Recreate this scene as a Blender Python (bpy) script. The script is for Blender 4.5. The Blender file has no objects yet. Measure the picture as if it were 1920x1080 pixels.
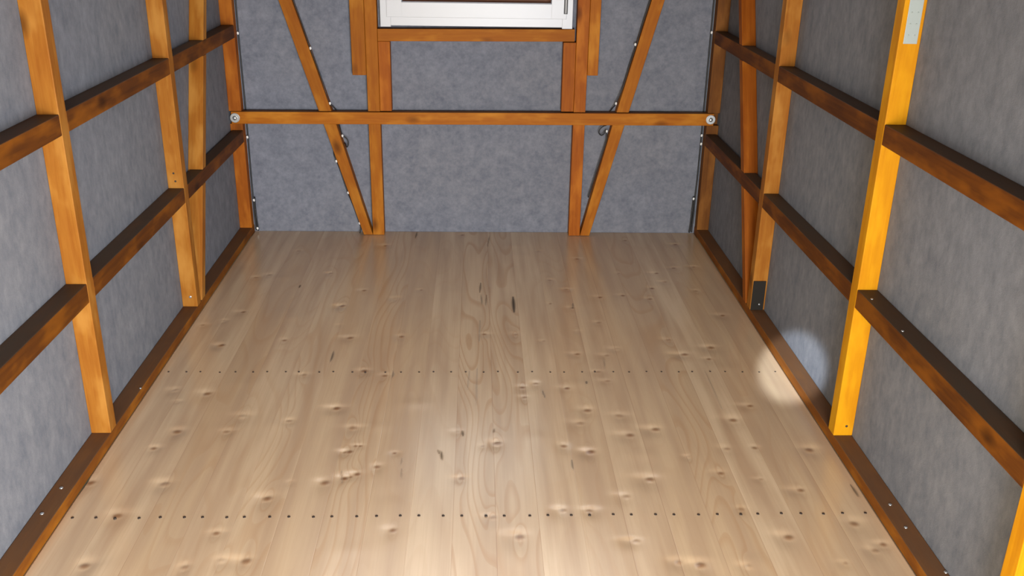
import bpy, bmesh, math, random
import numpy as np
from mathutils import Vector, Matrix
random.seed(7)
S = bpy.context.scene
C = S.collection

# ------------------------------------------------------------------ camera
PITCH, YAW, ROLL = .3861, .0405, -.0179
fwd = Vector((math.sin(YAW)*math.cos(PITCH), math.cos(YAW)*math.cos(PITCH), -math.sin(PITCH)))
rt = Vector((math.cos(YAW), -math.sin(YAW), 0)); up = rt.cross(fwd)
c_, s_ = math.cos(ROLL), math.sin(ROLL)
cr = rt*c_ - up*s_; cu = rt*s_ + up*c_
cam_data = bpy.data.cameras.new('camera'); cam_data.sensor_width = 36
cam_data.lens = 1787.18/1920*36; cam_data.clip_start = .02
cam = bpy.data.objects.new('camera', cam_data); C.objects.link(cam)
M = Matrix((cr, cu, -fwd)).transposed().to_4x4(); M.translation = Vector((.0007, 0, 1.6))
cam.matrix_world = M
S.camera = cam

# ------------------------------------------------------------------ light
S.view_settings.view_transform = 'Standard'
S.view_settings.look = 'None'
S.view_settings.gamma = 1
S.view_settings.use_curve_mapping = False
S.view_settings.exposure = -0.72
W = bpy.data.worlds.new('sky'); S.world = W; W.use_nodes = True
bg = W.node_tree.nodes['Background']; bg.inputs[0].default_value = (.80, .88, 1, 1); bg.inputs[1].default_value = 1.3

def area(name, loc, target, sx, sy, power, col):
    l = bpy.data.lights.new(name, 'AREA'); l.shape = 'RECTANGLE'; l.size = sx; l.size_y = sy
    l.energy = power; l.color = col
    o = bpy.data.objects.new(name, l); C.objects.link(o); o.location = loc
    d = Vector(target) - Vector(loc); o.rotation_euler = d.to_track_quat('-Z', 'Y').to_euler()
    return o
# daylight through the open doorway behind the viewer, cooler from the right, plus an added warm fill lamp on the left for the right wall
a1 = area('doorway_daylight', (.45, -.5, .80), (-1.05, 3.0, -.05), .9, 1.1, 195, (.94, .96, 1))
a1.data.spread = math.radians(125)
a2 = area('warm_fill_light', (-.45, -.5, .80), (1.1, 2.7, .2), .5, 1.1, 44, (1, .87, .60))
a2.data.spread = math.radians(120)
sp = bpy.data.lights.new('reflection_patch_spot', 'SPOT'); sp.energy = 3400; sp.color = (.74, .86, 1)  # added spot, its pool of light stands in for a pale reflection mark
sp.spot_size = math.radians(3.9); sp.spot_blend = .5; sp.shadow_soft_size = .02
so = bpy.data.objects.new('reflection_patch_spot', sp); C.objects.link(so); so.location = (-.55, -.45, 1.85)
so.rotation_euler = (Vector((1.15, 3.06, .05)) - so.location).to_track_quat('-Z', 'Y').to_euler()
# sky light coming in through the small window in the far wall
a3 = area('window_daylight', (0, 5.25, 1.75), (0, 2.6, .0), .9, .75, 7, (.88, .94, 1))
# added area light below the closed ceiling, makes the dents round the knots glint
a4 = area('knot_glint_light', (0, 4.42, 2.10), (0, 2.2, 0), 1.9, .30, 9, (.90, .95, 1))
a4.data.spread = math.radians(120)

# ------------------------------------------------------------------ measured marks of the floor boards (metres)
KNOTS= [(0.916, 3.326, 3, 2), (0.8, 3.265, 3, 2), (0.885, 3.225, 2, 2), (0.38, 2.833, 3, 2), (0.346, 2.746, 3, 1), (0.501, 2.669, 3, 2), (0.591, 2.706, 3, 2), (0.863, 2.766, 3, 2), (0.946, 2.862, 2, 2), (0.388, 3.267, 2, 2), (0.324, 2.991, 2, 3), (0.546, 3.311, 2, 0), (0.499, 3.255, 2, 1), (0.504, 3.56, 2, 1), (0.411, 3.474, 1, 0), (0.449, 3.118, 2, 1), (0.475, 3.046, 2, 1), (0.214, 3.027, 2, 1), (0.267, 3.383, 1, 1), (0.319, 3.758, 1, 2), (0.483, 2.796, 3, 1), (0.762, 3.394, 2, 1), (1.036, 3.636, 2, 2), (1.06, 2.578, 3, 2), (0.857, 2.131, 3, 2), (1.061, 2.19, 3, 2), (1.106, 2.097, 2, 2), (0.589, 2.017, 3, 2), (0.759, 2.262, 2, 1), (0.713, 2.008, 2, 0), (0.745, 2.446, 2, 2), (0.798, 2.585, 2, 1), (0.888, 2.591, 2, 2), (0.859, 2.413, 1, 1), (0.962, 2.354, 2, 2), (1.074, 2.07, 2, 1), (0.974, 2.02, 1, 1), (0.069, 2.624, 3, 2), (0.279, 2.605, 2, 2), (0.361, 2.57, 3, 3), (0.523, 2.416, 3, 2), (0.439, 2.326, 2, 1), (0.121, 2.14, 3, 2), (0.05, 2.229, 2, 1), (0.248, 2.26, 2, 1), (0.323, 2.259, 2, 1), (0.435, 2.119, 2, 1), (0.533, 2.03, 2, 1), (0.667, 2.539, 1, 0), (0.022, 2.607, 1, 1), (-0.443, 2.405, 3, 2), (-0.545, 2.409, 1, 0), (-0.389, 2.429, 2, 3), (-0.354, 2.45, 2, 3), (-0.372, 2.438, 1, 2), (-0.299, 2.49, 2, 2), (-0.392, 2.576, 2, 3), (-0.407, 2.576, 1, 2), (-0.378, 2.611, 1, 3), (-0.363, 2.611, 1, 3), (-0.041, 2.426, 2, 2), (-0.225, 2.173, 2, 2), (-0.059, 2.695, 1, 0), (-0.252, 2.568, 1, 3), (-0.399, 2.721, 3, 1), (-0.597, 2.328, 3, 2), (-0.96, 2.702, 3, 2), (-1.003, 2.601, 2, 2), (-1.126, 2.411, 3, 2), (-0.91, 2.404, 3, 1), (-0.993, 2.249, 3, 2), (-1.003, 2.034, 3, 2), (-0.701, 2.167, 2, 2), (-0.594, 2.048, 3, 2), (-0.659, 2.052, 2, 0), (-0.746, 2.025, 2, 1), (-0.802, 2.7, 2, 1), (-0.965, 3.662, 2, 2), (-0.975, 3.343, 3, 2), (-0.745, 3.389, 2, 2), (-0.93, 2.956, 3, 2), (-1.046, 2.982, 2, 0), (-0.47, 2.853, 3, 3), (-0.614, 2.768, 2, 1), (-0.774, 2.799, 3, 0), (-0.621, 3.098, 2, 1), (-1.097, 3.532, 2, 1), (-0.565, 3.73, 3, 2), (-0.548, 3.533, 1, 0), (-1.026, 3.574, 2, 0), (-1.018, 2.902, 1, 0), (-0.493, 3.412, 3, 2), (-0.407, 3.128, 3, 2), (-0.329, 3.089, 2, 2), (-0.293, 3.424, 2, 2), (0.033, 3.447, 2, 2), (0.158, 3.443, 2, 1), (0.165, 2.998, 2, 2), (0.169, 2.924, 2, 1), (-0.492, 3.903, 2, 2), (-0.347, 3.813, 2, 0), (-0.941, 4.086, 2, 1), (-0.451, 4.492, 2, 2), (0.789, 3.937, 2, 3), (0.862, 4.015, 2, 1), (0.542, 3.83, 2, 3), (0.645, 3.851, 2, 3), (0.761, 4.584, 2, 2), (1.008, 4.527, 2, 3), (0.488, 4.312, 2, 2), (0.336, 4.031, 2, 1), (0.402, 3.922, 2, 1), (-0.242, 3.911, 1, 2), (-0.071, 4.661, 2, 3), (0.842, 4.123, 2, 2), (0.936, 4.193, 2, 2), (0.981, 3.907, 2, 1), (1.033, 4.208, 2, 1), (0.664, 4.121, 1, 1), (0.409, 3.712, 2, 1), (0.759, 3.813, 2, 2), (-0.668, 4.109, 2, 1), (-0.866, 4.409, 2, 1), (-0.996, 4.053, 2, 1), (0.308, 4.423, 1, 1)]
SLITS= [(-0.307, 4.708, -0.309, 4.607, 3), (0.161, 3.834, 0.16, 3.665, 4), (0.02, 3.996, 0.017, 3.882, 3), (0.022, 3.857, 0.026, 3.75, 2), (0.045, 3.852, 0.042, 3.739, 2), (-0.782, 3.964, -0.781, 3.932, 3), (-0.54, 3.292, -0.54, 3.202, 3), (0.398, 3.047, 0.397, 3.022, 3), (-0.108, 2.579, -0.103, 2.527, 3), (-0.117, 2.585, -0.114, 2.564, 2), (-0.043, 2.702, -0.041, 2.669, 3), (0.06, 2.715, 0.059, 2.685, 2), (1.121, 2.383, 1.122, 2.317, 3), (-0.227, 2.54, -0.227, 2.504, 1), (-0.224, 2.48, -0.221, 2.423, 1), (0.297, 2.524, 0.296, 2.47, 2), (0.849, 3.148, 0.844, 2.846, 1), (-0.3, 3.127, -0.3, 3.073, 2), (0.017, 3.583, 0.012, 3.378, 1), (-0.405, 2.476, -0.394, 2.405, 1), (0.484, 3.228, 0.478, 3.148, 1), (0.416, 3.764, 0.411, 3.706, 2), (0.069, 4.646, 0.056, 4.482, 2), (0.004, 3.149, 0.002, 2.868, 1), (-0.022, 3.149, -0.03, 2.983, 1), (0.234, 2.982, 0.241, 2.924, 2)]
NAILX= [-1.113, -1.049, -0.996, -0.93, -0.873, -0.807, -0.757, -0.69, -0.642, -0.572, -0.519, -0.451, -0.4, -0.331, -0.276, -0.21, -0.158, -0.09, -0.038, 0.03, 0.081, 0.153, 0.204, 0.27, 0.322, 0.389, 0.44, 0.509, 0.561, 0.631, 0.685, 0.752, 0.801, 0.869, 0.925, 0.989, 1.045, 1.111]

FRONT, BACK = -.4, 4.71
XL, XR, SD = -1.140, 1.1405, .0614
CEIL = 2.15

# ------------------------------------------------------------------ node helpers
class NT:
    def __init__(s, name):
        s.m = bpy.data.materials.new(name); s.m.use_nodes = True; s.t = s.m.node_tree
        s.b = s.t.nodes['Principled BSDF']
    def n(s, ty, **k):
        o = s.t.nodes.new(ty)
        for a, v in k.items(): setattr(o, a, v)
        return o
    def put(s, sock, v):
        if isinstance(v, bpy.types.NodeSocket): s.t.links.new(v, sock)
        else: sock.default_value = v
    def math(s, op, a, b=0, c=0, clamp=False):
        o = s.n('ShaderNodeMath', operation=op, use_clamp=clamp)
        s.put(o.inputs[0], a); s.put(o.inputs[1], b); s.put(o.inputs[2], c); return o.outputs[0]
    def vec(s, op, a, b):
        o = s.n('ShaderNodeVectorMath', operation=op); s.put(o.inputs[0], a); s.put(o.inputs[1], b); return o.outputs[0]
    def noise(s, v, scale, detail=3, rough=.55, dist=0):
        o = s.n('ShaderNodeTexNoise'); s.put(o.inputs['Vector'], v); o.inputs['Scale'].default_value = scale
        o.inputs['Detail'].default_value = detail; o.inputs['Roughness'].default_value = rough
        o.inputs['Distortion'].default_value = dist; return o.outputs[0]
    def ramp(s, f, stops):
        o = s.n('ShaderNodeValToRGB'); s.put(o.inputs[0], f); e = o.color_ramp.elements
        while len(e) < len(stops): e.new(.5)
        for x, (p, c) in zip(e, stops):
            x.position = p; x.color = (c, c, c, 1) if isinstance(c, (int, float)) else (*c, 1)
        return o.outputs[0]
    def mix(s, f, a, b, mode='MIX'):
        o = s.n('ShaderNodeMix', data_type='RGBA', blend_type=mode); s.put(o.inputs[0], f)
        for k, v in ((6, a), (7, b)):
            s.put(o.inputs[k], v if isinstance(v, bpy.types.NodeSocket) else (*v, 1))
        return o.outputs[2]
    def bump(s, h, strength, dist):
        o = s.n('ShaderNodeBump'); s.put(o.inputs['Height'], h); o.inputs['Strength'].default_value = strength
        o.inputs['Distance'].default_value = dist; s.t.links.new(o.outputs[0], s.b.inputs['Normal'])
    def obj(s): return s.n('ShaderNodeTexCoord').outputs['Object']
    def out(s, col, rough, spec=.5):
        s.put(s.b.inputs['Base Color'], col if isinstance(col, bpy.types.NodeSocket) else (*col, 1))
        s.put(s.b.inputs['Roughness'], rough); s.b.inputs['Specular IOR Level'].default_value = spec
        return s.m

def plain(name, col, rough=.5, metal=0):
    a = NT(name); a.out(col, rough); a.b.inputs['Metallic'].default_value = metal; return a.m

def felt(name, streak, base, dark):
    a = NT(name); o = a.obj()
    big = a.noise(a.vec('MULTIPLY', o, streak), 19, 5, .66)
    fine = a.noise(a.vec('MULTIPLY', o, streak), 46, 4, .7)
    fibre = a.noise(o, 420, 2, .7)
    f = a.math('ADD', a.math('MULTIPLY', big, .45), a.math('ADD', a.math('MULTIPLY', fine, .43), a.math('MULTIPLY', fibre, .12)))
    f = a.ramp(f, [(.36, 0), (.64, 1)])
    tone = a.noise(o, 1.1, 2, .5)
    b2 = tuple(x*y for x, y in zip(base, (1.03, 1.0, .95)))
    light = a.mix(a.ramp(tone, [(.4, 0), (.6, 1)]), base, b2)
    col = a.mix(f, dark, light)
    a.bump(fibre, .35, .002)
    return a.out(col, .95, .15)

def timber_mat(name, light, mid, dark, rough=.55, top_tone=0, top_col=(.075, .050, .032)):
    a = NT(name); o = a.obj()
    rnd = a.n('ShaderNodeObjectInfo').outputs['Random']
    off = a.n('ShaderNodeCombineXYZ'); a.put(off.inputs[0], a.math('MULTIPLY', rnd, 31)); a.put(off.inputs[2], a.math('MULTIPLY', rnd, 57))
    p = a.vec('ADD', o, off.outputs[0])
    g = a.noise(a.vec('MULTIPLY', p, (1, 1, .05)), 75, 4, .6, .5)
    blot = a.noise(a.vec('MULTIPLY', p, (1, 1, .35)), 13, 3, .55)
    f = a.math('ADD', a.math('MULTIPLY', g, .5), a.math('MULTIPLY', blot, .5))
    col = a.mix(a.ramp(f, [(.36, 0), (.62, 1)]), dark, mid)
    col = a.mix(a.ramp(blot, [(.5, 0), (.68, .9)]), col, light)
    # knots: stretched cells along the length
    v = a.n('ShaderNodeTexVoronoi'); a.put(v.inputs['Vector'], a.vec('MULTIPLY', p, (1, 1, .55))); v.inputs['Scale'].default_value = 6.5
    kn = a.ramp(v.outputs['Distance'], [(.05, 1), (.17, 0)])
    col = a.mix(a.math('MULTIPLY', kn, .75), col, tuple(x*.35 for x in dark))
    if top_tone:  # up-facing faces mixed towards a darker, duller tone
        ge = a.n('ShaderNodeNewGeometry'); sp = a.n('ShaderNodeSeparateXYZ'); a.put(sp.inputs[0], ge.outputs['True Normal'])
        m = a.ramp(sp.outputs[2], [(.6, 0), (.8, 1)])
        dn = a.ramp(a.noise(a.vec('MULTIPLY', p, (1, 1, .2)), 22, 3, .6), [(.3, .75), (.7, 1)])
        col = a.mix(a.math('MULTIPLY', a.math('MULTIPLY', m, dn), top_tone), col, top_col)
    a.bump(g, .25, .002)
    hv = a.n('ShaderNodeHueSaturation'); a.put(hv.inputs['Color'], col)
    a.put(hv.inputs['Value'], a.math('ADD', a.math('MULTIPLY', rnd, .22), .89))
    return a.out(hv.outputs[0], rough, .10)

def floor_mat():
    a = NT('spruce_floorboards'); o = a.obj()
    s = a.n('ShaderNodeSeparateXYZ'); a.put(s.inputs[0], o); x, y = s.outputs[0], s.outputs[1]
    u = a.math('DIVIDE', a.math('ADD', x, .3035), .1203)
    idx = a.math('FLOOR', u); fr = a.math('FRACT', u)
    wn = a.n('ShaderNodeTexWhiteNoise', noise_dimensions='1D'); a.put(wn.inputs['W'], idx)
    ws = a.n('ShaderNodeSeparateColor'); a.put(ws.inputs[0], wn.outputs['Color'])
    r1, r2, r3 = ws.outputs
    at = a.n('ShaderNodeAttribute', attribute_name='marks')
    sa = a.n('ShaderNodeSeparateColor'); a.put(sa.inputs[0], at.outputs['Color'])
    knot, slit, bend = sa.outputs
    # coordinates shifted per board, bent round the knots
    co = a.n('ShaderNodeCombineXYZ')
    a.put(co.inputs[0], x)
    a.put(co.inputs[1], a.math('ADD', a.math('MULTIPLY', y, .16), a.math('MULTIPLY', r1, 40)))
    a.put(co.inputs[2], a.math('MULTIPLY', r2, 20))
    n1 = a.noise(co.outputs[0], 5.5, 1, .4)
    ring = a.math('ADD', a.math('MULTIPLY', n1, a.math('ADD', a.math('MULTIPLY', r3, 10), 7)), a.math('MULTIPLY', bend, 1.3))
    fr2 = a.math('FRACT', ring)
    late = a.ramp(fr2, [(0, 0), (.62, .15), (.86, 1), (.97, .7), (1, 0)])
    fine = a.noise(a.vec('MULTIPLY', co.outputs[0], (1, .10, 1)), 210, 3, .6)
    broad = a.noise(a.vec('MULTIPLY', co.outputs[0], (1, .45, 1)), 20, 2, .45)
    base = a.mix(r2, (.57, .40, .24), (.69, .52, .34))
    base = a.mix(a.ramp(broad, [(.35, 0), (.68, 1)]), base, (.50, .345, .215))
    base = a.mix(a.math('MULTIPLY', late, a.math('ADD', a.math('MULTIPLY', a.math('POWER', r3, 4), .42), .05)), base, (.42, .215, .085))
    base = a.mix(a.math('MULTIPLY', a.ramp(fine, [(.45, 0), (.7, 1)]), .22), base, (.46, .305, .18))
    seam = a.math('MINIMUM', fr, a.math('SUBTRACT', 1, fr))
    sm = a.ramp(seam, [(.004, 1), (.013, 0)])
    base = a.mix(a.math('MULTIPLY', sm, a.math('ADD', a.math('MULTIPLY', a.math('POWER', r1, 2), .45), .03)), base, (.25, .095, .04))
    base = a.mix(a.math('MULTIPLY', knot, .9), base, (.21, .085, .028))
    base = a.mix(slit, base, (.03, .018, .010))
    h = a.math('SUBTRACT', a.math('MULTIPLY', broad, .6), a.math('MULTIPLY', sm, .3))
    a.bump(h, .12, .004)
    rg = a.math('ADD', a.math('MULTIPLY', broad, .06), .20)
    rg = a.math('ADD', rg, a.math('MULTIPLY', slit, .6))
    a.out(base, rg, .5)
    return a.m

M_FELT_SIDE = felt('grey_fleece_streaked', (1, 1, .6), (.220, .229, .254), (.138, .146, .168))
M_FELT_BACK = felt('grey_fleece_mottled', (1, 1, 1), (.215, .225, .262), (.128, .137, .168))
M_TIMBER = timber_mat('orange_glazed_timber', (.46, .178, .018), (.385, .128, .009), (.29, .082, .006), top_tone=.55)
M_YELLOW = timber_mat('yellow_glazed_timber', (.63, .295, .007), (.58, .25, .005), (.48, .185, .004))
M_SIDE = timber_mat('amber_glazed_timber', (.40, .178, .034), (.335, .132, .018), (.25, .080, .009), top_tone=.5)
M_RED = timber_mat('red_glazed_timber', (.42, .135, .014), (.34, .095, .008), (.24, .058, .005), top_tone=.4)
M_SOLE = timber_mat('worn_brown_timber', (.33, .115, .010), (.25, .080, .008), (.15, .045, .007), top_tone=.9, top_col=(.125, .066, .035))
M_DULL = timber_mat('dull_brown_timber', (.24, .095, .02), (.18, .065, .012), (.11, .038, .008))
M_BROWN = timber_mat('brown_glazed_timber', (.225, .072, .006), (.145, .044, .005), (.08, .025, .005), top_tone=1)
M_FLOOR = floor_mat()
M_PVC = plain('white_pvc', (.54, .55, .575), .35)
M_GASKET = plain('dark_rubber', (.05, .05, .05), .6)
M_GREYP = plain('grey_plastic', (.42, .42, .42), .4)
M_STEEL = plain('zinc_steel', (.55, .56, .56), .38, .85)
M_PLATE = plain('galvanised_plate', (.36, .40, .38), .55, .35)
M_NAIL = plain('dark_nail', (.035, .022, .014), .6)
M_CABLE = plain('black_cable', (.012, .012, .012), .5)
M_LED = plain('clear_bulb', (.85, .85, .82), .12)
M_CEIL = plain('ceiling_boards', (.20, .12, .06), .7)
M_OUT = plain('brown_exterior_board', (.33, .10, .035), .5)
M_GROUND = plain('ground', (.12, .15, .07), .9)
gl = NT('window_glass'); _t = gl.n('ShaderNodeBsdfTransparent'); _g = gl.n('ShaderNodeBsdfGlossy'); _g.inputs['Roughness'].default_value = .05
_m = gl.n('ShaderNodeMixShader'); _m.inputs[0].default_value = 0; _t.inputs[0].default_value = (.94, .96, .95, 1)
gl.t.links.new(_t.outputs[0], _m.inputs[1]); gl.t.links.new(_g.outputs[0], _m.inputs[2])
gl.t.links.new(_m.outputs[0], gl.t.nodes['Material Output'].inputs['Surface']); gl.t.nodes.remove(gl.b)
M_GLASS = gl.m

# ------------------------------------------------------------------ mesh helpers
def link(name, bm, mat, parent=None, mw=None, smooth=False):
    me = bpy.data.meshes.new(name); bm.normal_update(); bm.to_mesh(me); bm.free()
    me.materials.append(mat)
    if smooth:
        for p in me.polygons: p.use_smooth = True
    o = bpy.data.objects.new(name, me); C.objects.link(o)
    if mw is not None: o.matrix_world = mw
    if parent is not None: o.parent = parent
    return o
def hexa(bm, v8, bev=0):
    vs = [bm.verts.new(v) for v in v8]
    fs = [bm.faces.new([vs[i] for i in q]) for q in ((0,3,2,1),(4,5,6,7),(0,1,5,4),(1,2,6,5),(2,3,7,6),(3,0,4,7))]
    if bev:
        es = set(e for f in fs for e in f.edges)
        bmesh.ops.bevel(bm, geom=list(es), offset=bev, segments=2, affect='EDGES', profile=.5)
def box(bm, x0, x1, y0, y1, z0, z1, bev=0):
    hexa(bm, [(x0,y0,z0),(x1,y0,z0),(x1,y1,z0),(x0,y1,z0),(x0,y0,z1),(x1,y0,z1),(x1,y1,z1),(x0,y1,z1)], bev)
def one(name, x0, x1, y0, y1, z0, z1, mat, parent=None, bev=0):
    bm = bmesh.new(); box(bm, x0, x1, y0, y1, z0, z1, bev); return link(name, bm, mat, parent)
def tag(o, label, cat, group=None):
    o['label'] = label; o['category'] = cat
    if group: o['group'] = group
    return o
def setting(o): o['kind'] = 'structure'; return o
def kid(o, parent):
    o.parent = parent; o.matrix_parent_inverse = parent.matrix_world.inverted(); return o

def upright(name, mat, base, top, hw, ydepth, segs, axis='x', clamp=None):
    """timber whose length runs up from base to top; hw = half width across the wall,
    ydepth = (near, far) depth range of each segment; ends cut level at world heights."""
    b, t = Vector(base), Vector(top); z = (t-b).normalized()
    if axis == 'x': y = Vector((0, 1, 0)); x = y.cross(z)
    else: y = Vector((1, 0, 0)); x = y.cross(z)          # leans in the Y-Z plane
    R = Matrix((x, y, z)).transposed().to_4x4(); R.translation = b
    bm = bmesh.new()
    for z0, z1, d0, d1 in segs:
        vs = []
        for zz in (z0, z1):
            for lx, ly in ((-hw, d0), (hw, d0), (hw, d1), (-hw, d1)):
                lt = (zz - b.z - lx*x.z)/z.z
                w = b + x*lx + y*ly + z*lt
                if clamp: w = clamp(w)
                vs.append(R.inverted() @ w)
        hexa(bm, vs, .0022)
    return link(name, bm, mat, mw=R)
def rail_y(name, mat, x0, x1, y0, y1, z0, z1):
    """timber running along Y, local Z = length"""
    R = Matrix(((0,0,-1),(1,0,0),(0,1,0))).to_4x4()      # placeholder replaced below
    R = Matrix((Vector((1,0,0)), Vector((0,0,-1)), Vector((0,1,0)))).transposed().to_4x4()
    R.translation = Vector(((x0+x1)/2, y0, (z0+z1)/2))
    bm = bmesh.new(); hx, hz, L = (x1-x0)/2, (z1-z0)/2, y1-y0
    box(bm, -hx, hx, -hz, hz, 0, L, .0025)
    return link(name, bm, mat, mw=R)
def rail_x(name, mat, p0, p1, depth, height):
    a, b = Vector(p0), Vector(p1); z = (b-a).normalized(); y = Vector((0,1,0)); x = y.cross(z)
    R = Matrix((x, y, z)).transposed().to_4x4(); R.translation = a
    bm = bmesh.new(); box(bm, -height/2, height/2, 0, depth, 0, (b-a).length, .0022)
    return link(name, bm, mat, mw=R)
def tube(bm, pts, r, n=8):
    pts = [Vector(p) for p in pts]
    # Catmull-Rom resample
    out = []
    for i in range(len(pts)-1):
        p0 = pts[max(i-1,0)]; p1 = pts[i]; p2 = pts[i+1]; p3 = pts[min(i+2,len(pts)-1)]
        for k in range(5):
            t = k/5
            out.append(.5*((2*p1)+(p2-p0)*t+(2*p0-5*p1+4*p2-p3)*t*t+(3*p1-p0-3*p2+p3)*t**3))
    out.append(pts[-1]); rings = []
    for i, p in enumerate(out):
        d = (out[min(i+1,len(out)-1)]-out[max(i-1,0)]).normalized()
        a = d.orthogonal().normalized() if i == 0 else (a - d*a.dot(d)).normalized()
        b = d.cross(a)
        rings.append([bm.verts.new(p + a*math.cos(2*math.pi*k/n)*r + b*math.sin(2*math.pi*k/n)*r) for k in range(n)])
    for r0, r1 in zip(rings, rings[1:]):
        for k in range(n): bm.faces.new([r0[k], r0[(k+1)%n], r1[(k+1)%n], r1[k]])
    bm.faces.new(rings[0][::-1]); bm.faces.new(rings[-1])
def lathe(bm, prof, center, axis, n=20):
    z = Vector(axis).normalized(); x = z.orthogonal().normalized(); y = z.cross(x); c = Vector(center)
    rings = []
    for r, h in prof:
        if r < 1e-6: rings.append([bm.verts.new(c+z*h)])
        else: rings.append([bm.verts.new(c+z*h+(x*math.cos(2*math.pi*k/n)+y*math.sin(2*math.pi*k/n))*r) for k in range(n)])
    for a, b in zip(rings, rings[1:]):
        for k in range(n):
            k2 = (k+1) % n
            if len(a) == 1: bm.faces.new([a[0], b[k], b[k2]])
            elif len(b) == 1: bm.faces.new([a[k], a[k2], b[0]])
            else: bm.faces.new([a[k], a[k2], b[k2], b[k]])
def screw(parent, p, axis, r=.005, mat=None, name='screw'):
    bm = bmesh.new(); lathe(bm, [(0, -.003), (r, -.003), (r, .0008), (r*.8, .0018), (r*.35, .0022), (0, .0012)], p, axis, 12)
    return kid(link(name, bm, mat or M_STEEL, smooth=True), parent)

# ------------------------------------------------------------------ the setting
def build_floor():
    xs = np.linspace(XL, XR, 561)
    ys = np.concatenate([np.linspace(FRONT, 1.84, 90), np.linspace(1.85, BACK, 561)])
    X, Y = np.meshgrid(xs, ys)
    Z = np.zeros_like(X); kn = np.zeros_like(X); sl = np.zeros_like(X); bd = np.zeros_like(X)
    rs = np.random.RandomState(3)
    # knots seen in the boards, and the cupped, raised grain round each of them
    for kx, ky, s, d in KNOTS:
        a = {1: .006, 2: .0095, 3: .0125}[s]
        dx, dy = X-kx, Y-ky
        core = np.exp(-((dx/a)**2+(dy/(a*.9))**2)**1.6)
        kn = np.maximum(kn, core*{0: 0, 1: .45, 2: .8, 3: 1}[d])
        amp = {1: .0012, 2: .0021, 3: .0032}[s]*rs.uniform(.7, 1.25)
        wx, wy = a*rs.uniform(1.7, 3.4), a*rs.uniform(1.3, 2.0)
        off = rs.uniform(-.7, .2)*wx
        sy = np.where(dy > .25*wy, wy, wy*2.3)
        Z -= amp*np.exp(-((dx-off)/wx)**2-((dy-.25*wy)/sy)**2)
        Z += amp*.45*core
        bd += s*.5*np.exp(-(dx/(a*1.6))**2-(dy/(a*6))**2)
    for x0, y0, x1, y1, w in SLITS:
        L = math.hypot(x1-x0, y1-y0); ux, uy = (x1-x0)/L, (y1-y0)/L
        t = np.clip((X-x0)*ux+(Y-y0)*uy, 0, L); d = np.hypot(X-x0-t*ux, Y-y0-t*uy)
        ww = {1: .0030, 2: .0034, 3: .0042, 4: .0085}[w]*(.35+.65*np.sin(np.pi*np.clip(t/L, .05, .95)))
        sl = np.maximum(sl, np.exp(-(d/ww)**2)*{1: .38, 2: .65, 3: .85, 4: 1}[w])
    # faint waviness and cupping of single boards
    u = (X+.3035)/.1203; fr = u-np.floor(u); idx = np.floor(u).astype(int)
    cup = rs.uniform(-1, 1, 64)[idx+32]
    Z += cup*.00035*(1-(2*fr-1)**2)
    for _ in range(60):
        cx, cy = rs.uniform(XL, XR), rs.uniform(1.8, BACK)
        Z += rs.uniform(-.0006, .0011)*np.exp(-((X-cx)/.05)**2-((Y-cy)/.035)**2)
    Z -= .0012
    ny, nx = X.shape
    # a solid slab: the worked top, sides and an underside
    V = np.stack([X, Y, Z], -1).reshape(-1, 3)
    i = np.arange((ny-1)*(nx-1)); r, c = i//(nx-1), i % (nx-1); a = r*nx+c
    F = np.stack([a, a+1, a+nx+1, a+nx], -1)
    me = bpy.data.meshes.new('floor')
    n0 = len(V)
    low = np.array([(XL, FRONT, -.03), (XR, FRONT, -.03), (XR, BACK, -.03), (XL, BACK, -.03)])
    V = np.vstack([V, low])
    faces_extra = [[n0+3, n0+2, n0+1, n0],
                   [n0, n0+1] + list(range(nx-1, -1, -1)),
                   [n0+2, n0+3] + list(range((ny-1)*nx, ny*nx)),
                   [n0+3, n0] + list(range(0, ny*nx, nx)),
                   [n0+1, n0+2] + list(range(ny*nx-1, 0, -nx))]
    loops = np.concatenate([F.reshape(-1)] + [np.array(f) for f in faces_extra])
    starts = list(range(0, len(F)*4, 4)); p = len(F)*4
    for f in faces_extra: starts.append(p); p += len(f)
    me.vertices.add(len(V)); me.vertices.foreach_set('co', V.astype(np.float32).ravel())
    me.loops.add(len(loops)); me.loops.foreach_set('vertex_index', loops.astype(np.int32))
    me.polygons.add(len(starts)); me.polygons.foreach_set('loop_start', np.array(starts, np.int32))
    me.update(calc_edges=True); me.validate()
    sm = np.zeros(len(me.polygons), bool); sm[:len(F)] = True
    me.polygons.foreach_set('use_smooth', sm)
    at = me.color_attributes.new('marks', 'FLOAT_COLOR', 'POINT')
    col = np.zeros((len(V), 4), np.float32); col[:n0, 0] = kn.ravel(); col[:n0, 1] = sl.ravel(); col[:n0, 2] = bd.ravel(); col[:, 3] = 1
    at.data.foreach_set('color', col.ravel())
    me.materials.append(M_FLOOR)
    o = bpy.data.objects.new('floor', me); C.objects.link(o); return setting(o)
floor = build_floor()
# nail heads: two per board along each joist
def nail(x, y, r):
    bm = bmesh.new(); lathe(bm, [(0, -.003), (r, -.003), (r, .0002), (r*.7, .0007), (0, .0009)], (x, y, 0), (0, 0, 1), 10)
    o = link('nail', bm, M_NAIL, smooth=True); kid(o, floor)
rn = random.Random(2)
for x in NAILX: nail(x, 2.2385+rn.uniform(-.002, .002), .0042)
for x in NAILX:
    nail(x+rn.uniform(-.004, .004), 3.118+rn.uniform(-.003, .003), .0034)

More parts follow.
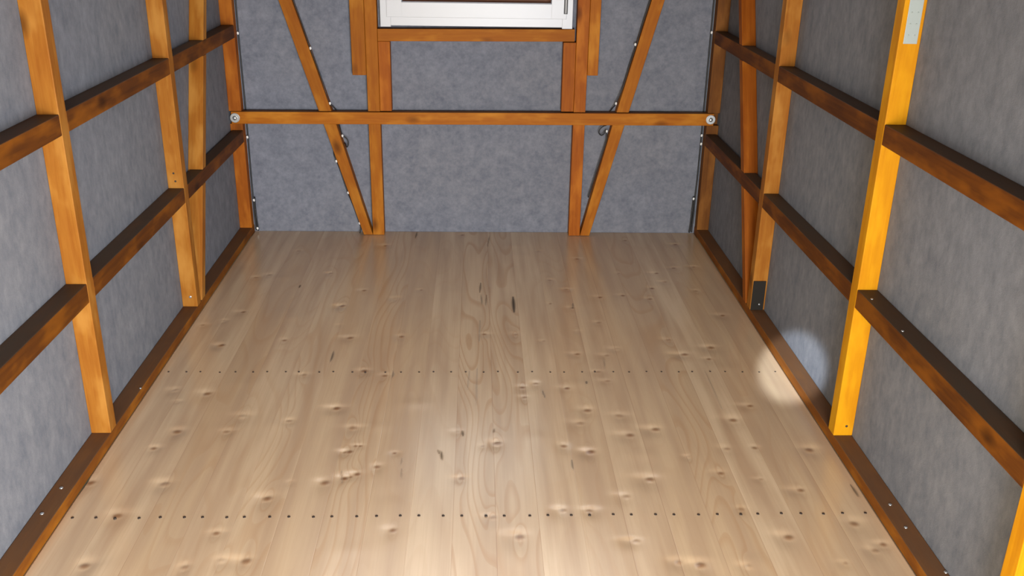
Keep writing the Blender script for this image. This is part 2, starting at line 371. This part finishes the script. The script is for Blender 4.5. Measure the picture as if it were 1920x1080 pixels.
FW = .02
setting(one('wall_left', XL-SD-FW, XL-SD, FRONT, BACK+FW, -.03, CEIL, M_FELT_SIDE))
setting(one('wall_right', XR+SD, XR+SD+FW, FRONT, BACK+FW, -.03, CEIL, M_FELT_SIDE))
bm = bmesh.new()
wx, wz0, wz1 = .437, 1.05, 1.86
for r in ((XL-SD, XR+SD, -.03, wz0), (XL-SD, XR+SD, wz1, CEIL), (XL-SD, -wx, wz0, wz1), (wx, XR+SD, wz0, wz1)):
    box(bm, r[0], r[1], BACK, BACK+FW, r[2], r[3])
setting(link('wall_back', bm, M_FELT_BACK))
bm = bmesh.new()
for r in ((XL-SD, -.72, -.03, CEIL), (.72, XR+SD, -.03, CEIL), (-.72, .72, 2.0, CEIL)):
    box(bm, r[0], r[1], FRONT-FW, FRONT, r[2], r[3])
setting(link('wall_front', bm, M_FELT_BACK))
setting(one('ceiling', XL-SD-FW, XR+SD+FW, FRONT-FW, BACK+FW, CEIL, CEIL+.03, M_CEIL))
g = one('ground', -12, 12, -12, 16, -.36, -.30, M_GROUND); setting(g)

# window: casing, sash, pane, hinge rod
win = bpy.data.objects.new('window_1', None); C.objects.link(win); win.location = (0, 4.69, 1.04); setting(win)
bpy.context.view_layer.update()
def rnd_frame(name, x0, x1, z0, z1, w, wb, y0, y1, mat, bev, parent, foot=0):
    bm = bmesh.new()
    box(bm, x0, x0+w, y0, y1, z0-foot, z1, bev); box(bm, x1-w, x1, y0, y1, z0-foot, z1, bev)
    box(bm, x0+w-.002, x1-w+.002, y0, y1, z0, z0+wb, bev); box(bm, x0+w-.002, x1-w+.002, y0, y1, z1-w, z1, bev)
    return kid(link(name, bm, mat), parent)
rnd_frame('window_frame', -.455, .4545, 1.0435, 1.83, .05, .055, 4.654, 4.745, M_PVC, .002, win, .006)
rnd_frame('sash', -.424, .424, 1.083, 1.80, .072, .068, 4.646, 4.70, M_PVC, .0015, win)
kid(one('pane', -.36, .36, 4.672, 4.678, 1.14, 1.735, M_GLASS), win)
kid(one('hinge_recess', .4105, .4285, 4.6435, 4.650, 1.107, 1.70, M_GASKET, bev=.001), win)
kid(one('hinge_rod', .4160, .4230, 4.6395, 4.6470, 1.110, 1.69, M_GREYP, bev=.002), win)
o = one('exterior_sill_board', -.50, .50, 4.78, 4.80, 1.02, 1.215, M_OUT, bev=.003)
kid(o, win)

# ------------------------------------------------------------------ framing of the side walls
YL = [1.632, 2.632, 3.634]; YR = [1.600, 2.603, 3.612]; T = .0486; CY = 4.648
ZP = .0354; TN = .0588; NZ1, NZ2 = .9786, .4797
def stud(x0, x1, y, label, group, mat, slot=None):
    segs = [(ZP, 2.09, 0, T)]
    if slot: segs = [(ZP, slot[0], 0, T), (slot[0], slot[1], slot[2], T), (slot[1], 2.09, 0, T)]
    return tag(upright('wall_stud', mat, ((x0+x1)/2, y, ZP), ((x0+x1)/2, y, 2.09), (x1-x0)/2, None, segs), label, 'wall stud', group)
slotL, slotR = (.5700, .6310, .0335), (.5815, .6425, .0335)
GL, GR = 'studs of the left wall', 'studs of the right wall'
LA0, LA1, RA0, RA1 = XL-SD+.0005, XL, XR, XR+SD-.0005
stud(LA0, LA1, YL[0], 'left wall stud just outside the lower left picture corner, nearest the viewer', GL, M_SIDE)
sLA = stud(LA0, LA1, YL[1], 'orange-brown stud of left wall nearest the viewer, dark knot near its top', GL, M_SIDE)
sLB = stud(LA0, LA1, YL[2], 'orange-brown left wall stud beside the slanting brace, screw head at its foot', GL, M_SIDE)
stud(LA0, LA1, CY, 'orange-brown corner stud where left wall meets window wall', GL, M_RED, slotL)
stud(RA0, RA1, YR[0], 'orange stud cut off by the lower right picture corner', GR, M_YELLOW)
sRA = stud(RA0, RA1, YR[1], 'bright yellow-orange right wall stud carrying a grey metal plate', GR, M_YELLOW)
sRB = stud(RA0, RA1, YR[2], 'orange right wall stud beside the slanting brace', GR, M_SIDE)
stud(RA0, RA1, CY, 'dull brown corner stud where right wall meets window wall', GR, M_DULL, slotR)

def plate(x0, x1, label):
    return tag(rail_y('sole_plate', M_SOLE, x0, x1, FRONT+.001, BACK-.001, -.002, ZP), label, 'floor beam')
pL = plate(LA0, LA1-.0005, 'brown timber sole plate along foot of left wall')
pR = plate(RA0+.0005, RA1, 'brown timber sole plate along foot of right wall')

def noggins(side):
    ys = (YL if side == 'left' else YR) + [CY]
    x0, x1 = (LA0, LA1) if side == 'left' else (RA0, RA1)
    names = ['running out of the picture in the foreground', 'in the bay between the nearest two full studs', 'behind the slanting brace next to the far corner']
    out = {}
    for lev, z in (('upper', NZ1), ('lower', NZ2)):
        for i in range(3):
            a, b = ys[i]+T, ys[i+1]
            xa, xb = x0, x1
            if i == 2: xa, xb = (x0+.008, x1) if side == 'left' else (x0, x1-.008)
            o = rail_y('noggin', M_BROWN, xa, xb, a, b, z, z+TN)
            pos = {0: 'cut off by the %s picture edge' % side, 1: 'between the two full studs', 2: 'crossing the slanting brace'}[i]
            tag(o, 'brown %s rail of %s wall, %s' % (lev, side, pos), 'rail', 'horizontal rails of the %s wall' % side)
            out[lev, i] = o
    return out
nL = noggins('left'); nR = noggins('right')

def side_brace(x0, x1, b0, slope, webx, label, mat):
    xm = (x0+x1)/2; h = (x1-x0)/2
    if webx < 0: web = (-h, -h+.0075)
    else: web = (h-.0075, h)
    n1, n2 = (NZ2-.0005, NZ2+TN+.0005), (NZ1-.0005, NZ1+TN+.0005)
    e = .0005
    segs = [(ZP+e, n2_ := n1[0], -h, h), (n1[0], n1[1], *web), (n1[1], n2[0], -h, h), (n2[0], n2[1], *web), (n2[1], 1.95, -h, h)]
    o = upright('diagonal_brace', mat, (xm, b0+slope*ZP, ZP), (xm, b0+slope*1.95, 1.95), .0225, None, segs, axis='y')
    return tag(o, label, 'brace')
side_brace(LA0, LA1, 3.709, .415, -1, 'slanting orange brace on left wall leaning back from foot of stud', M_SIDE)
side_brace(RA0, RA1, 3.685, .475, 1, 'slanting dark orange brace on right wall leaning back from foot of stud', M_RED)

# ------------------------------------------------------------------ framing of the window wall
D0 = .0
def back_post(xa, xb, za, zb, name, label, cat, group, mat, slot=True, depth=.059):
    segs = [(za, zb, 0, depth)]
    if slot and za < .57 and zb > .65:
        m = (xa+xb)/2; zc = .602 + (m+1.19)/2.365*.0115
        segs = [(za, zc-.0302, 0, depth), (zc-.0302, zc+.0302, .0335, depth), (zc+.0302, zb, 0, depth)]
    m = (xa+xb)/2
    o = upright(name, mat, (m, 4.65, za), (m, 4.65, zb), (xb-xa)/2, None, segs)
    return tag(o, label, cat, group)
GB = 'upright posts of the window wall'
back_post(-.5285, -.4705, .0005, 2.1, 'wall_post', 'orange floor-to-ceiling post left of the window', 'wall post', GB, M_TIMBER)
back_post(.4765, .5345, .0005, 2.1, 'wall_post', 'orange floor-to-ceiling post right of the window, dark knots near top', 'wall post', GB, M_RED)
GT = 'short uprights under the window sill beam'
back_post(-.4695, -.4130, .638, .9705, 'trimmer', 'short reddish upright under the left end of the sill beam', 'upright', GT, M_RED, False)
back_post(.4150, .4755, .6435, .9755, 'trimmer', 'short reddish upright under the right end of the sill beam', 'upright', GT, M_RED, False)
GS = 'short boards fixed outside the window posts'
back_post(-.5965, -.5400+.0105, .810, 2.1, 'side_batten', 'short batten ending in mid-air, on outer side of left window post', 'batten', GS, M_TIMBER, False, .045)
back_post(.5355, .5870, .820, 2.1, 'side_batten', 'short batten ending in mid-air, on outer side of right window post', 'batten', GS, M_TIMBER, False, .045)
tag(rail_x('window_sill_beam', M_TIMBER, (-.4695, 4.648, .9995), (.4675, 4.648, 1.0085), .060, .0575), 'light orange horizontal beam directly under the white window', 'beam')
beam = tag(rail_x('tie_beam', M_TIMBER, (-1.190, 4.640, .6005), (1.172, 4.640, .6120), .0425, .0595), 'long orange horizontal beam across the window wall, bolted at both ends', 'beam')
def diag(bx, tx, ztop, label, clamp):
    k = (tx-bx)/ztop
    def zc(x): return .602 + (x+1.19)/2.365*.0115
    xc = bx + k*.605; c = zc(xc)
    e = .0302
    segs = [(.0008, c-e, 0, .058), (c-e, c+e, .0335, .058), (c+e, 1.98, 0, .058)]
    z1 = 1.98
    o = upright('diagonal_brace', M_TIMBER, (bx, 4.6505, 0), (bx+k*z1, 4.6505, z1), .0295, None, segs, clamp=clamp)
    return tag(o, label, 'brace', 'slanting braces of the window wall')
def cl(w):
    if w.x > -.5295 and w.x < 0: w = w.copy(); w.x = -.5295
    return w
def cr_(w):
    if 0 < w.x < .5355: w = w.copy(); w.x = .5355
    return w
diag(-.5445, -.8935, 1.153, 'slanting orange brace on window wall rising to the left, light cable along it', cl)
diag(.5530, .8560, 1.176, 'slanting orange brace on window wall rising to the right, cable loop beside it', cr_)

# bolts with washers on the ends of the tie beam
for p, s in (((-1.172, 4.640, .600), 'left'), ((1.156, 4.640, .6125), 'right')):
    bm = bmesh.new(); lathe(bm, [(0, 0), (.0235, 0), (.0235, .0018), (.022, .0026), (0, .0026)], p, (0, -1, 0), 28)
    b = bpy.data.objects.new('bolt', None); C.objects.link(b); b.location = p; bpy.context.view_layer.update()
    kid(link('washer', bm, M_STEEL, smooth=False), b)
    bm = bmesh.new(); lathe(bm, [(0, .0026), (.0105, .0026), (.0105, .006), (.0085, .0095), (.004, .0115), (0, .012)], p, (0, -1, 0), 20)
    kid(link('bolt_head', bm, M_STEEL, smooth=True), b)
    tag(b, 'round zinc bolt with wide washer on %s end of the long beam' % s, 'bolt', 'bolts of the tie beam')

# perforated metal plate on the bright stud
bm = bmesh.new(); box(bm, 1.1535, 1.1915, 2.6015, 2.6030, 1.258, 1.62, .0006)
pm = tag(link('nail_plate', bm, M_PLATE), 'grey galvanised metal strip nailed on the bright yellow-orange stud', 'metal plate')
for z in (1.28, 1.31, 1.34, 1.38, 1.42, 1.46, 1.50, 1.54, 1.58):
    for x in (1.164, 1.181): screw(pm, (x, 2.6014, z), (0, -1, 0), .0022, M_PLATE, 'nail')

# screws seen on the timbers
for p in ((-1.174, 2.332, ZP), (-1.177, 2.210, ZP)): screw(pL, p, (0, 0, 1), .0055)
screw(pL, (-1.1448, 2.928, ZP), (0, 0, 1), .004)
for p in ((1.172, 2.228, ZP), (1.172, 2.122, ZP), (1.1965, 1.935, ZP)): screw(pR, p, (0, 0, 1), .005)
for p in ((1.156, 2.53, NZ2+TN), (1.1535, 2.307, NZ2+TN)): screw(nR['lower', 1 if p[1] > 2.65 else 0], p, (0, 0, 1), .004)
screw(sLB, (-1.166, 3.634, .078), (0, -1, 0), .006)
for p in ((-1.174, 3.634, .598), (-1.170, 3.634, .566)): screw(sLB, p, (0, -1, 0), .004, M_NAIL, 'nail')
bm = bmesh.new(); box(bm, 1.1425, 1.1945, 3.6065, 3.6115, .0365, .165, .001)  # thin near-black slab over the lower face of the stud
fb = kid(link('foot_patch', bm, plain('dark_patch', (.012, .009, .006), .95)), sRB)
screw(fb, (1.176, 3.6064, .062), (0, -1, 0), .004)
screw(sRA, (1.178, 2.603, .070), (0, -1, 0), .004, M_NAIL, 'nail')

# ------------------------------------------------------------------ light strings
def string(name, label, runs, bulbs, group, r=.0028):
    e = bpy.data.objects.new(name, None); C.objects.link(e); e.location = runs[0][-1]; bpy.context.view_layer.update()
    bm = bmesh.new()
    for run in runs: tube(bm, run, r)
    kid(link('cable', bm, M_CABLE, smooth=True), e)
    for p in bulbs:
        bm = bmesh.new(); lathe(bm, [(0, -.0075), (.0035, -.006), (.0052, -.002), (.0052, .003), (.003, .0068), (0, .008)], p, (0, -.5, 1), 14)
        kid(link('bulb', bm, M_LED, smooth=True), e)
    return tag(e, label, 'string lights', group)
GSL = 'strings of tiny lights on the window wall'
kl = (-.8935+.5445)/1.153; kr = (.8560-.5530)/1.176
def le(z, off=.0335): return -.5445+kl*z+off        # right-hand edge of the left brace
def re(z, off=.0335): return .5530+kr*z-off         # left-hand edge of the right brace
string('string_lights', 'thin black light string along brace left of window, small clear bulbs',
  [[(le(1.9), 4.69, 1.9), (le(1.5), 4.685, 1.5), (le(1.15), 4.675, 1.15), (le(1.05), 4.68, 1.05), (le(.93), 4.668, .93), (le(.80), 4.68, .80), (-.719, 4.672, .676), (-.700, 4.676, .652), (-.682, 4.688, .625),
    (-.676, 4.692, .600), (-.678, 4.690, .575), (-.672, 4.680, .545), (-.661, 4.668, .513), (-.640, 4.665, .495), (-.633, 4.665, .472), (-.643, 4.668, .453), (-.652, 4.68, .470), (-.668, 4.70, .462), (-.690, 4.704, .452), (-.709, 4.690, .432), (-.707, 4.672, .408), (-.697, 4.668, .385)],
   [(-.697, 4.668, .385), (-.682, 4.69, .32), (-.652, 4.672, .225), (-.630, 4.69, .15), (-.598, 4.668, .060), (-.590, 4.668, .030), (-.597, 4.664, .004)]],
  [(-.791, 4.662, .933), (-.713, 4.662, .671), (-.660, 4.660, .512), (-.697, 4.662, .383), (-.6465, 4.664, .220), (-.596, 4.664, .058)], GSL)
string('string_lights', 'thin black light string along brace right of window, round cable loop below beam',
  [[(re(1.9), 4.69, 1.9), (re(1.5), 4.685, 1.5), (re(1.17), 4.675, 1.17), (re(1.07), 4.68, 1.07), (re(.97), 4.668, .97), (re(.87), 4.68, .87), (re(.77), 4.672, .77), (.686, 4.668, .684), (.672, 4.680, .658), (.657, 4.690, .630),
    (.652, 4.692, .600), (.648, 4.680, .575), (.630, 4.664, .571), (.613, 4.662, .556), (.609, 4.662, .536), (.620, 4.664, .525), (.634, 4.668, .530), (.643, 4.668, .545), (re(.50), 4.668, .50), (re(.40), 4.668, .40), (re(.28), 4.670, .28), (re(.2), 4.672, .20)]],
  [(.762, 4.662, .969), (.685, 4.662, .684), (.6465, 4.660, .546)], GSL)
string('string_lights', 'black light string down the left corner, bright bulb at the floor',
  [[(-1.134, 4.703, 1.9), (-1.133, 4.703, 1.4), (-1.135, 4.704, 1.0), (-1.133, 4.704, .72), (-1.133, 4.705, .6), (-1.133, 4.704, .49), (-1.134, 4.703, .30), (-1.132, 4.695, .20), (-1.130, 4.690, .17), (-1.130, 4.688, .10), (-1.128, 4.686, .05), (-1.127, 4.684, .012)],
   [(-1.124, 4.692, .185), (-1.124, 4.690, .12), (-1.122, 4.690, .06), (-1.119, 4.690, .008)]],
  [(-1.134, 4.690, .995), (-1.133, 4.690, .494), (-1.126, 4.682, .172), (-1.120, 4.682, .022)], GSL, .004)
string('string_lights', 'black light string down the right corner, ending in a dark bunch at floor',
  [[(1.134, 4.703, 1.9), (1.133, 4.703, 1.4), (1.133, 4.704, 1.02), (1.133, 4.704, .70), (1.133, 4.705, .6), (1.133, 4.704, .52), (1.132, 4.703, .30), (1.128, 4.695, .21), (1.126, 4.690, .11), (1.124, 4.688, .05), (1.122, 4.684, .012)],
   [(1.120, 4.692, .20), (1.118, 4.690, .12), (1.116, 4.690, .05), (1.112, 4.690, .008)]],
  [(1.133, 4.690, 1.026), (1.131, 4.690, .522), (1.132, 4.690, .479), (1.118, 4.684, .193)], GSL, .004)
